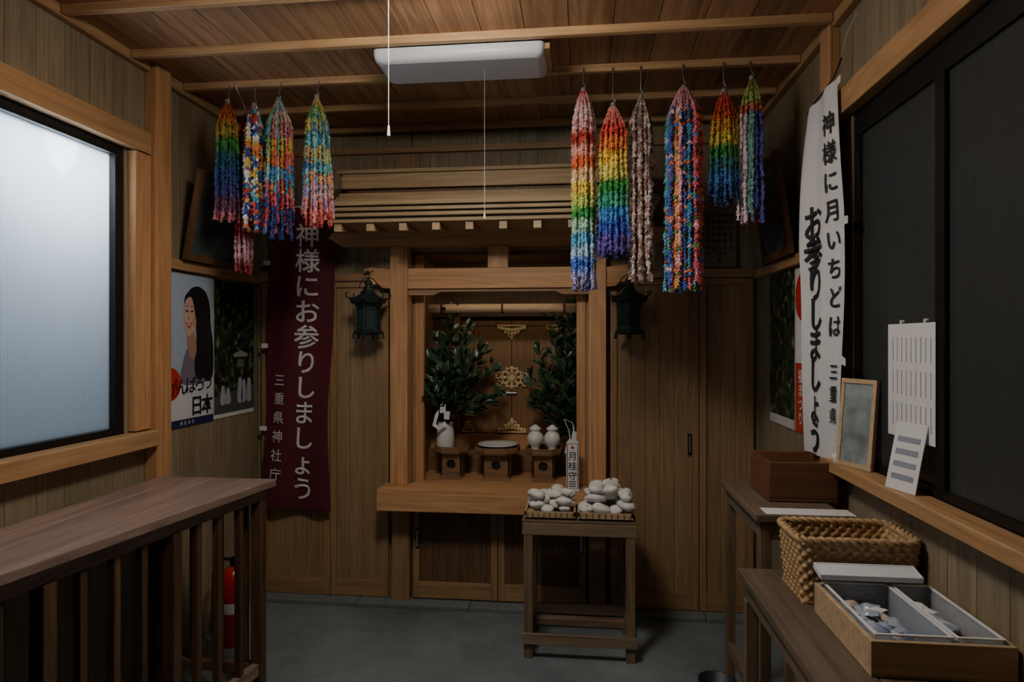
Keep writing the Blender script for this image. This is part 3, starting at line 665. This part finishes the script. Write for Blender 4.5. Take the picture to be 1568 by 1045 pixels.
# ------------------------------------------------------------------ posters on left wall
def poster_left(name,y0,y1,z0,z1,off=.003):
    W,H=y1-y0,z1-z0
    return MB(name),(lambda L:(lambda a,c:(XL+off+L*.0008,y0+a*W,z0+c*H))),W,H
b,F,W,H=poster_left('woman_portrait_poster',2.63,3.02,1.05,1.765)
b.prism([(2.63,1.05),(3.02,1.05),(3.02,1.765),(2.63,1.765)],XL+.0005,XL+.003,M_paper,axis='x')
b.flat(F(1),[(0,.02),(1,.02),(1,1),(0,1)],M_col,hx('a9bfd6')); b.flat(F(2),[(0,.0),(1,0),(1,.30),(0,.36)],M_col,hx('d2d8e0')); b.flat(F(3),[(0,0),(1,0),(1,.05),(0,.05)],M_col,hx('1c2a55'))
hair=smooth([(.42,.80),(.46,.87),(.56,.915),(.70,.925),(.84,.89),(.92,.80),(.94,.68),(.99,.54),(1.0,.40),(.97,.31),(.88,.28),(.78,.31),(.68,.30),(.60,.36),(.62,.50),(.64,.60),(.60,.72),(.50,.80)])
b.flat(F(3.4),[(min(1,a),c) for a,c in hair],M_col,hx('1f1a1f'))
b.flat(F(3.0),smooth([(.34,.28),(.36,.40),(.44,.50),(.56,.54),(.72,.50),(.82,.36),(.84,.28)]),M_col,hx('7f7488'))
b.flat(F(3.6),smooth([(.47,.62),(.58,.62),(.64,.54),(.62,.46),(.54,.44),(.47,.50),(.45,.56)]),M_col,hx('b58d7c'))
# three-quarter face
face=smooth([(.50,.86),(.43,.835),(.40,.79),(.395,.75),(.39,.71),(.395,.67),(.415,.635),(.45,.60),(.49,.59),(.55,.61),(.61,.65),(.66,.72),(.665,.78),(.62,.845)],3)
b.flat(F(4),face,M_col,hx('d4b09f'))
b.flat(F(4.1),smooth([(.56,.66),(.62,.67),(.665,.74),(.64,.80),(.59,.76)]),M_col,hx('bf9684'))
b.flat(F(4.3),smooth([(.61,.74),(.64,.68),(.67,.68),(.69,.74),(.67,.82),(.60,.88),(.50,.89),(.41,.85),(.40,.80),(.44,.835),(.54,.845)]),M_col,hx('231d22'))
for ex in (.445,.545):
    b.flat(F(4.5),smooth([(ex-.03,.754),(ex,.764),(ex+.03,.756),(ex,.749)],3),M_ink); b.flat(F(4.5),smooth([(ex-.038,.782),(ex,.792),(ex+.038,.785),(ex,.786)],3),M_col,hx('3a2c28'))
b.flat(F(4.4),smooth([(.462,.745),(.472,.715),(.465,.705),(.485,.700),(.505,.706),(.485,.72),(.478,.745)],3),M_col,hx('b98e7c'))
b.flat(F(4.5),smooth([(.435,.680),(.485,.674),(.55,.686),(.52,.652),(.485,.643),(.455,.655)],3),M_col,hx('ae5048')); b.flat(F(4.6),smooth([(.45,.675),(.487,.669),(.535,.679),(.49,.658)],3),M_paper)
for k in range(7): b.flat(F(4.4),smooth([(.67+.035*k,.84-.02*k),(.70+.038*k,.62),(.70+.036*k,.38),(.69+.036*k,.62)],3),M_col,hx('40363c'))
b.flat(F(4),[(max(0,.14+.19*math.cos(a*math.pi/16)),.285+.105*math.sin(a*math.pi/16)) for a in range(32)],M_redp)
fm_=lambda a,c:(XL+.0075,2.63+a,1.05+c)
b.text('がんばろう',fm_,.065,.185,.086,.070,M_ink,horiz=True,off=.008,slant=.004); b.text('日本',fm_,.25,.092,.10,.085,M_ink,horiz=True,off=.02)
b.text('がんばろう日本',fm_,.035,.68,.022,.022,M_ink); b.text('神社本庁',fm_,.13,.018,.02,.03,M_tex_w,horiz=True)
b.finish()
b,F,W,H=poster_left('forest_shrine_poster',3.03,3.42,1.055,1.76)
b.prism([(3.03,1.055),(3.42,1.055),(3.42,1.76),(3.03,1.76)],XL+.0005,XL+.003,M_paper,axis='x')
b.flat(F(1),[(0,.03),(1,.03),(1,1),(0,1)],M_forest)
b.flat(F(2),[(0,.03),(1,.03),(1,.22),(0,.16)],M_col,hx('4d5550'))
for cx,h in ((.2,.22),(.32,.2),(.62,.27),(.72,.25),(.86,.26)):
    b.flat(F(3),smooth([(cx-.06,.1),(cx+.06,.1),(cx+.05,h-.03),(cx+.02,h+.02),(cx-.02,h+.02),(cx-.05,h-.03)],3),M_col,hx('aab4bc')); b.flat(F(3.2),smooth([(cx-.02,h+.015),(cx+.02,h+.015),(cx+.018,h+.05),(cx-.018,h+.05)],3),M_col,hx('2a2422'))
b.flat(F(3),[(.48,.44),(.80,.44),(.84,.46),(.64,.49),(.44,.46)],M_col,hx('98a098')); b.flat(F(3),[(.55,.36),(.72,.36),(.72,.42),(.55,.42)],M_col,hx('6c746c'))
b.finish()
def rp(L,y1,y0,z0,z1): return lambda a,c:(XR-.004-L*.0008,y1-(y1-y0)*a,z0+(z1-z0)*c)
b=MB('rising_sun_poster'); b.prism([(2.90,1.06),(3.26,1.06),(3.26,1.77),(2.90,1.77)],XR-.003,XR-.0005,M_paper,axis='x')
F=lambda L:rp(L,3.26,2.90,1.06,1.77)
b.flat(F(1),[(0,.03),(1,.03),(1,1),(0,1)],M_forest); b.flat(F(2),[(.0,.0),(1,0),(1,.06),(0,.06)],M_col,hx('c8c8c8')); b.finish()
b=MB('festival_notice'); b.prism([(2.60,1.06),(2.89,1.06),(2.89,1.765),(2.60,1.765)],XR-.003,XR-.0005,M_paper,axis='x')
F=lambda L:rp(L,2.89,2.60,1.06,1.765)
b.flat(F(1),[(.34+.34*math.cos(a*math.pi/16),.82+.15*math.sin(a*math.pi/16)) for a in range(32)],M_redp); b.flat(F(1),[(0,.0),(1,0),(1,.42),(0,.42)],M_col,hx('b8402c'))
b.text('福まつり',lambda a,c:(XR-.0062,2.89-a,1.06+c),.07,.24,.06,.06,M_tex_w,off=.02); b.finish()
def leanframe(name,side,y0,y1,z0,z1,lean,mat):
    b=MB(name); xw=XL if side<0 else XR; s=1 if side<0 else -1
    def P(d,y,t): return (xw+s*(.036+lean*t+d),y,z0+(z1-z0)*t)
    def slab(ya,yb,ta,tb,d0,d1,m):
        vs=[P(d,y,t) for d in (d0,d1) for y in (ya,yb) for t in (ta,tb)]
        b.add(vs,[(0,1,3,2),(4,6,7,5),(0,4,5,1),(2,3,7,6),(0,2,6,4),(1,5,7,3)],m)
    e=.03; te=e/(z1-z0)
    slab(y0,y0+e,0,1,0,.022,W_dark); slab(y1-e,y1,0,1,0,.022,W_dark); slab(y0+e,y1-e,0,te,0,.022,W_dark); slab(y0+e,y1-e,1-te,1,0,.022,W_dark)
    slab(y0+e,y1-e,te,1-te,.004,.010,mat)
    b.tube([P(.0,(y0+y1)/2,.95),(xw+s*.004,(y0+y1)/2,z1+.08)],.0015,4,M_thread)
    b.finish()
M_oldphoto=plain('faded_photo',hx('4d5a5c'),.25,0,.5,9)
leanframe('framed_picture',-1,2.72,3.12,1.822,2.23,.075,M_oldphoto)
leanframe('framed_picture',1,2.80,3.2,1.822,2.26,.06,M_oldphoto)
b=MB('framed_calligraphy'); b.box(.63,.82,YB-.012,YB-.002,1.835,2.12,W_dark); b.box(.64,.81,YB-.014,YB-.0122,1.845,2.11,plain('aged_paper',hx('7d735f'),.8))
for k in range(5): b.text('御祈願申込所様'[:5+k%3],lambda a,c:(.65+a,YB-.0155,c),.135-.03*k,2.08,.022,.034,M_ink)
b.finish()
# ------------------------------------------------------------------ slatted centre table with stones
b=MB('slatted_wooden_table')
TX0,TX1,TY0,TY1=-.262,.242,2.90,3.22
for x in (TX0,TX1-.042):
    for y in (TY0,TY1-.042): b.box(x+.001,x+.042,y+.002,y+.043,0,.565,W_tbl)
for y in (TY0,TY1-.028): b.box(TX0-.006,TX1+.006,y,y+.028,.565,.618,W_tblX)
for x in (TX0,TX1-.03): b.box(x,x+.03,TY0+.03,TY1-.03,.565,.612,W_tblY)
for k in range(4): 
    y=TY0+.012+k*.083; b.box(TX0-.008,TX1+.008,y,y+.045,.619,.634,W_tblX)
for x in (TX0+.006,TX1-.036): b.box(x,x+.03,TY0+.046,TY1-.046,.09,.13,W_tblY)
b.box(TX0-.006,TX1+.01,TY0-.012,TY0+.0015,.070,.120,W_tblX); b.box(TX0+.03,TX1-.03,TY0+.15,TY0+.19,.09,.125,W_tblX); b.box(TX0+.03,TX1-.03,TY1-.035,TY1-.008,.09,.135,W_tblX)
b.finish(bevel=.003)
def stones(x0,x1,y0,y1,seed,N,big):
    random.seed(seed); b=MB('tray_of_white_stones'); z=.6345
    for x in (x0+.02,x1-.035): b.box(x,x+.015,y0+.01,y1-.01,z,z+.010,W_stand)
    z+=.0105
    b.box(x0,x1,y0,y1,z,z+.008,W_pale)
    for a in ((x0,x1,y0,y0+.008),(x0,x1,y1-.008,y1),(x0,x0+.008,y0,y1),(x1-.008,x1,y0,y1)): b.box(*a,z+.008,z+.026,W_pale)
    for k in range(9):
        x=x0+.012+(x1-x0-.024)*k/8; b.box(x-.004,x+.004,y0-.002,y0-.0001,z+.004,z+.022,W_stand)
    cx,cy=(x0+x1)/2,(y0+y1)/2; base=z+.012; P=[]
    for i in range(N):
        best=None
        rx=U(.028,.042)*big; ry=U(.022,.030)*big; rz=U(.015,.021)*big; rm=(rx+ry)/2
        for tr in range(22):
            px=U(x0+.026,x1-.026); py=U(y0+.024,y1-.03); h=base+rz
            for (qx,qy,qz,qm,qr) in P:
                d=math.hypot(px-qx,py-qy)/(rm+qm)*1.06
                if d<1: h=max(h,qz+(rz+qr)*math.sqrt(1-d*d)*.88)
            edge=max(abs(px-cx)/((x1-x0)/2),abs(py-cy)/((y1-y0)/2))
            sc=h+.05*edge*edge*(1 if i>8 else 0)
            if best is None or sc<best[0]: best=(sc,px,py,h)
        _,px,py,h=best; P.append((px,py,h,rm,rz))
        M=Matrix.Rotation(U(0,3.1),3,'Z')@Matrix.Rotation(U(-.3,.3),3,'X')@Matrix.Rotation(U(-.3,.3),3,'Y')
        b.ball((px,py,h),(rx,ry,rz),M_stone,nu=18,nv=11,M=M,lump=.2,seed=seed*50+i)
        if R()<.35:
            for k in range(3):
                q=M@Vector((rx*U(-.4,.4),-ry*.5,rz*.86)); b.box(px+q.x-.004,px+q.x+.004,py+q.y-.001,py+q.y+.001,h+q.z,h+q.z+.003,M_ink)
    b.finish()
stones(-.258,-.026,2.905,3.14,4,23,1.05); stones(-.016,.232,2.905,3.15,6,23,1.22)
random.seed(31)
# ------------------------------------------------------------------ left counter
b=MB('slatted_wooden_counter')
zt_=.88
A=Vector((-1.25,2.515)); Bn=Vector((-1.50,.75))
xw=XL+.08
for k in range(4):
    f0,f1=k/4,(k+1)/4
    def L(p,f): return (p.x+(xw-p.x)*f,p.y)
    a0,a1=L(A,f0+.003),L(A,f1); c0,c1=L(Bn,f0+.003),L(Bn,f1)
    b.prism([a0,a1,c1,c0],zt_-.03,zt_,W_old,axis='z')
d=(Bn-A); Ln=d.length; d.normalize(); nrm=Vector((-d.y,d.x)); 
if nrm.x>0: nrm=-nrm
def P3(s,i,z): q=A+d*s+nrm*i; return (q.x,q.y,z)
b.beam(P3(.02,.05,.825),P3(Ln-.02,.05,.825),.03,.05,W_old); b.beam(P3(.02,.05,.12),P3(Ln-.02,.05,.12),.03,.05,W_old)
s=.05;k=0
while s<Ln-.03:
    w=.045 if k%4==0 else .026
    b.beam(P3(s,.05,0),P3(s,.05,.80),w,w,W_oldZ); s+=.115+U(-.012,.012); k+=1
b.box(-1.75,-1.30,2.46,2.49,.80,.849,W_oldX); b.box(-1.75,-1.30,2.46,2.49,.10,.14,W_oldX)
for x in (-1.72,-1.60,-1.49,-1.38): b.box(x,x+.026,2.462,2.488,.14,.80,W_oldZ)
for y in (.9,2.42): b.box(-1.755,-1.715,y,y+.04,0,.849,W_oldZ)
b.finish(bevel=.003)
b=MB('fire_extinguisher'); ex,ey=-1.66,2.90
b.lathe((ex,ey,0),[(.058,0),(.062,.01),(.062,.30),(.055,.335),(.035,.36),(.018,.372)],28,M_red); b.lathe((ex,ey,.372),[(.016,0),(.016,.03),(.01,.035)],16,M_black)
b.beam((ex,ey-.01,.40),(ex+.07,ey-.05,.415),.018,.008,M_black); b.beam((ex,ey-.01,.415),(ex+.07,ey-.05,.44),.018,.006,M_black)
b.tube([(ex,ey,.40),(ex-.05,ey-.02,.41),(ex-.075,ey-.04,.34),(ex-.07,ey-.05,.2),(ex-.066,ey-.05,.10)],.009,8,M_black)
b.lathe((ex,ey,.16),[(.0626,0),(.0626,.05)],28,M_paper); b.finish()
# ------------------------------------------------------------------ right furniture
b=MB('side_table')
b.box(.565,XR-.08,2.145,2.69,.86,.885,W_tblY)
b.box(.585,.605,2.16,2.675,.80,.86,W_tblY); b.box(.60,XR-.09,2.16,2.18,.80,.86,W_tblX)
for x in (.58,XR-.12):
    for y in (2.155,2.64): b.box(x,x+.035,y,y+.035,0,.86,W_tbl)
b.box(.585,.61,2.19,2.64,.2,.24,W_tblY)
b.finish(bevel=.003)
b=MB('long_side_table')
for k in range(3): b.box(.50+k*.142,.50+(k+1)*.142-.003,.55,2.12,.695,.72,W_tblY)
b.box(.52,.54,.6,2.10,.63,.694,W_tblY); b.box(.54,.90,2.07,2.09,.63,.694,W_tblX)
for x in (.515,.875):
    for y in (.6,2.07): b.box(x,x+.038,y,y+.038,0,.63,W_tbl)
b.box(.52,.545,.64,2.07,.18,.22,W_tblY)
b.finish(bevel=.003)
b=MB('sheet_of_paper'); b.box(.60,.88,2.155,2.235,.8855,.8865,M_paper); b.finish()
b=MB('lidless_wooden_box')
z0=.8875; X0,X1,Y0,Y1=.655,.885,2.32,2.57
b.box(X0,X1,Y0,Y1,z0,z0+.01,W_box)
for a in ((X0,X1,Y0,Y0+.012),(X0,X1,Y1-.012,Y1),(X0,X0+.012,Y0+.012,Y1-.012),(X1-.012,X1,Y0+.012,Y1-.012)): b.box(*a,z0+.01,z0+.138,W_box)
b.finish(bevel=.0025)
b=MB('wicker_basket')
X0,X1,Y0,Y1=.60,.918,1.83,2.04
def per(s,out,r=.03):
    hw,hd=(X1-X0)/2+out,(Y1-Y0)/2+out; cx,cy=(X0+X1)/2,(Y0+Y1)/2
    ls=[2*(hw-r),math.pi*r/2,2*(hd-r),math.pi*r/2]*2; tot=sum(ls); d_=s*tot; k=0
    while d_>ls[k] and k<7: d_-=ls[k]; k+=1
    cn=[(hw-r,-hd+r),(hw-r,hd-r),(-hw+r,hd-r),(-hw+r,-hd+r)]
    if k%2==0:
        st=[(-hw+r,-hd),(hw,-hd+r),(hw-r,hd),(-hw,hd-r)][k//2]; dr=[(1,0),(0,1),(-1,0),(0,-1)][k//2]
        n_=[(0,-1),(1,0),(0,1),(-1,0)][k//2]; return cx+st[0]+dr[0]*d_,cy+st[1]+dr[1]*d_,n_
    c_=cn[k//2]; a=[-90,0,90,180][k//2]+math.degrees(d_/r); a=math.radians(a)
    return cx+c_[0]+r*math.cos(a),cy+c_[1]+r*math.sin(a),(math.cos(a),math.sin(a))
NP,rows,sub=264,11,5; hgt=.175
for side,flip in ((0,False),(-.009,True)):
    vs=[]
    for j in range(rows*sub+1):
        t=j/(rows*sub); row=min(j//sub,rows-1); fr=(j%sub)/sub
        for i in range(NP):
            x,y,n_=per(i/NP,-.012+.012*t*1.0)
            dsp=.0045*math.sin(2*math.pi*i/8+(math.pi if row%2 else 0))*math.sin(math.pi*fr)+.002*math.sin(math.pi*fr)+side
            vs.append((x+n_[0]*dsp,y+n_[1]*dsp,.721+hgt*t))
    fs=[(j*NP+i,j*NP+(i+1)%NP,(j+1)*NP+(i+1)%NP,(j+1)*NP+i) for j in range(rows*sub) for i in range(NP)]
    if flip: fs=[tuple(reversed(f)) for f in fs]
    b.add(vs,fs,M_wick,smooth=True)
b.box(X0+.01,X1-.01,Y0+.01,Y1-.01,.7205,.728,M_wick)
for ph in (0,math.pi):
    b.tube([ (lambda q,i=i:(q[0]+q[2][0]*.006*math.sin(i*.5+ph),q[1]+q[2][1]*.006*math.sin(i*.5+ph),.721+hgt+.004+.006*math.cos(i*.5+ph)))(per(i/NP,-.002)) for i in range(NP)],.0065,6,M_wick,closed=True)
b.finish()
b=MB('wooden_tray'); z=.7205; t=.011
x0,x1,y0,y1,h=.625,.922,1.46,1.80,.078
b.box(x0,x1,y0,y1,z,z+.006,W_pale)
for a in ((x0,x1,y0,y0+t),(x0,x1,y1-t,y1),(x0,x0+t,y0+t,y1-t),(x1-t,x1,y0+t,y1-t)): b.box(*a,z+.006,z+h,W_pale)
b.finish(bevel=.0015)
# two open clear plastic containers with small packets inside
pc=C('b8c4d8','d8dce4','8fa0c0','e4e4e0','a8b4cc','c8b8a8','7c90b8')
def clearbox(q0,q1,q2,q3,top,nn):
    b=MB('clear_plastic_container_of_packets')
    for k in range(nn):
        cx,cy=U(q0+.03,q1-.03),U(q2+.03,q3-.03); zz=z+.014+.034*k/nn; sz=U(.7,1.0); M=Matrix.Translation((cx,cy,zz))@Matrix.Rotation(U(-1.6,1.6),4,'Z')@Matrix.Rotation(U(-.3,.3),4,'X')@Matrix.Rotation(U(-.3,.3),4,'Y')
        n_=6; vs=[]
        for j in range(n_+1):
            for i in range(n_+1):
                u_,v_=i/n_-.5,j/n_-.5; vs.append((u_*.052*sz,v_*.036*sz,.010*math.cos(u_*math.pi)*math.cos(v_*math.pi)+.002*noise.noise(Vector((u_*9+k,v_*9,k)))))
        b.add(vs,[(j*7+i,j*7+i+1,(j+1)*7+i+1,(j+1)*7+i) for j in range(6) for i in range(6)],M_clear if k%3==0 else M_col,pc[k%7],smooth=True,M=M)
    b.box(q0,q1,q2,q3,z+.0065,z+.009,M_clearbox)
    for a in ((q0,q1,q2,q2+.003),(q0,q1,q3-.003,q3),(q0,q0+.003,q2+.003,q3-.003),(q1-.003,q1,q2+.003,q3-.003)): b.box(*a,z+.009,z+top,M_clearbox)
    for a in ((q0-.004,q1+.004,q2-.004,q2+.003),(q0-.004,q1+.004,q3-.003,q3+.004),(q0-.004,q0+.003,q2+.003,q3-.003),(q1-.003,q1+.004,q2+.003,q3-.003)): b.box(*a,z+top,z+top+.004,M_paper)
    b.finish(bevel=.001)
clearbox(x0+.018,.800,y0+.018,y1-.018,.084,70)
clearbox(.812,x1-.018,y0+.018,y1-.018,.084,34)
b=MB('plastic_lid'); M=Matrix.Translation((.755,1.786,.836))@Matrix.Rotation(math.radians(14),4,'X')
b.box(-.125,.125,-.026,.026,0,.004,M_plast,M=M)
for a in ((-.128,.128,-.029,-.024),(-.128,.128,.024,.029),(-.128,-.123,-.024,.024),(.123,.128,-.024,.024)): b.box(*a,-.010,.006,M_plast,M=M)
b.finish(bevel=.0015)
b=MB('standing_picture_frame')
M=Matrix.Translation((.880,2.19,1.0365))@Matrix.Rotation(math.radians(-70),4,'Z')@Matrix.Rotation(math.radians(-5),4,'X')
for a in ((-.075,-.060,0,.012,0,.29),(.060,.075,0,.012,0,.29),(-.06,.06,0,.012,0,.015),(-.06,.06,0,.012,.275,.29)): b.box(*a,W_pale,M=M)
b.box(-.06,.06,.004,.010,.015,.275,plain('faded_photo_print',hx('8a9698'),.3,0,.45,14),M=M); b.finish()
b=MB('notice_sheet'); b.box(XR-.003,XR-.0015,1.79,2.05,1.17,1.50,M_paper)
for k in range(9):
    for j in range(3): b.box(XR-.0045,XR-.0031,1.81+.026*k-.001,1.81+.026*k+.001,1.20+.095*j,1.27+.095*j,M_col,hx('a8adb2'))
for y in (1.84,1.97): b.cyl((XR-.005,y,1.505),(XR+.003,y,1.505),.006,None,10,M_white)
b.finish()
b=MB('card_stand'); M=Matrix.Translation((.873,1.865,1.0365))@Matrix.Rotation(math.radians(-75),4,'Z')@Matrix.Rotation(math.radians(-12),4,'X')
b.box(-.055,.055,0,.003,0,.19,M_paper,M=M); 
for k in range(4): b.box(-.04,.04,-.001,-.0001,.03+.035*k,.045+.035*k,M_col,hx('8f98a8'),M=M)
b.box(-.04,.04,.003,.045,0,.003,M_paper,M=M); b.finish()
b=MB('small_white_cup'); b.lathe((.872,2.29,1.0355),[(.014,0),(.017,.01),(.018,.03),(.016,.03),(.015,.008),(0,.006)],20,M_white); b.finish()
b=MB('waste_bin'); b.lathe((.49,2.38,0),[(.055,0),(.066,.21),(.068,.22),(.062,.22),(.052,.01),(0,.01)],28,plain('dark_blue_plastic',hx('1d2730'),.5)); b.finish()
# ------------------------------------------------------------------ lights, world, camera
w=bpy.data.worlds.new('world'); SC.world=w; w.use_nodes=True
bg=w.node_tree.nodes['Background']; bg.inputs[0].default_value=(.66,.77,.92,1); bg.inputs[1].default_value=.12
def area(name,loc,rot,sx,sy,e,col):
    l=bpy.data.lights.new(name,'AREA'); l.shape='RECTANGLE'; l.size=sx; l.size_y=sy; l.energy=e; l.color=col
    o=bpy.data.objects.new(name,l); o.location=loc; o.rotation_euler=rot; SC.collection.objects.link(o); return o
area('daylight_outside_window',(-2.08,2.12,2.30),(0,math.radians(-50),0),.20,.45,22,(.95,.98,1))
area('daylight_outside_broad',(-3.0,1.3,2.6),(0,math.radians(-60),0),1.2,1.6,3,(.6,.78,1))
cd=bpy.data.cameras.new('camera'); cam=bpy.data.objects.new('camera',cd); SC.collection.objects.link(cam)
cam.location=(0,0,1.45); cam.rotation_euler=(math.radians(90),0,math.radians(6.19)); cd.lens=22.43; cd.sensor_width=36; cd.clip_start=.02
SC.camera=cam
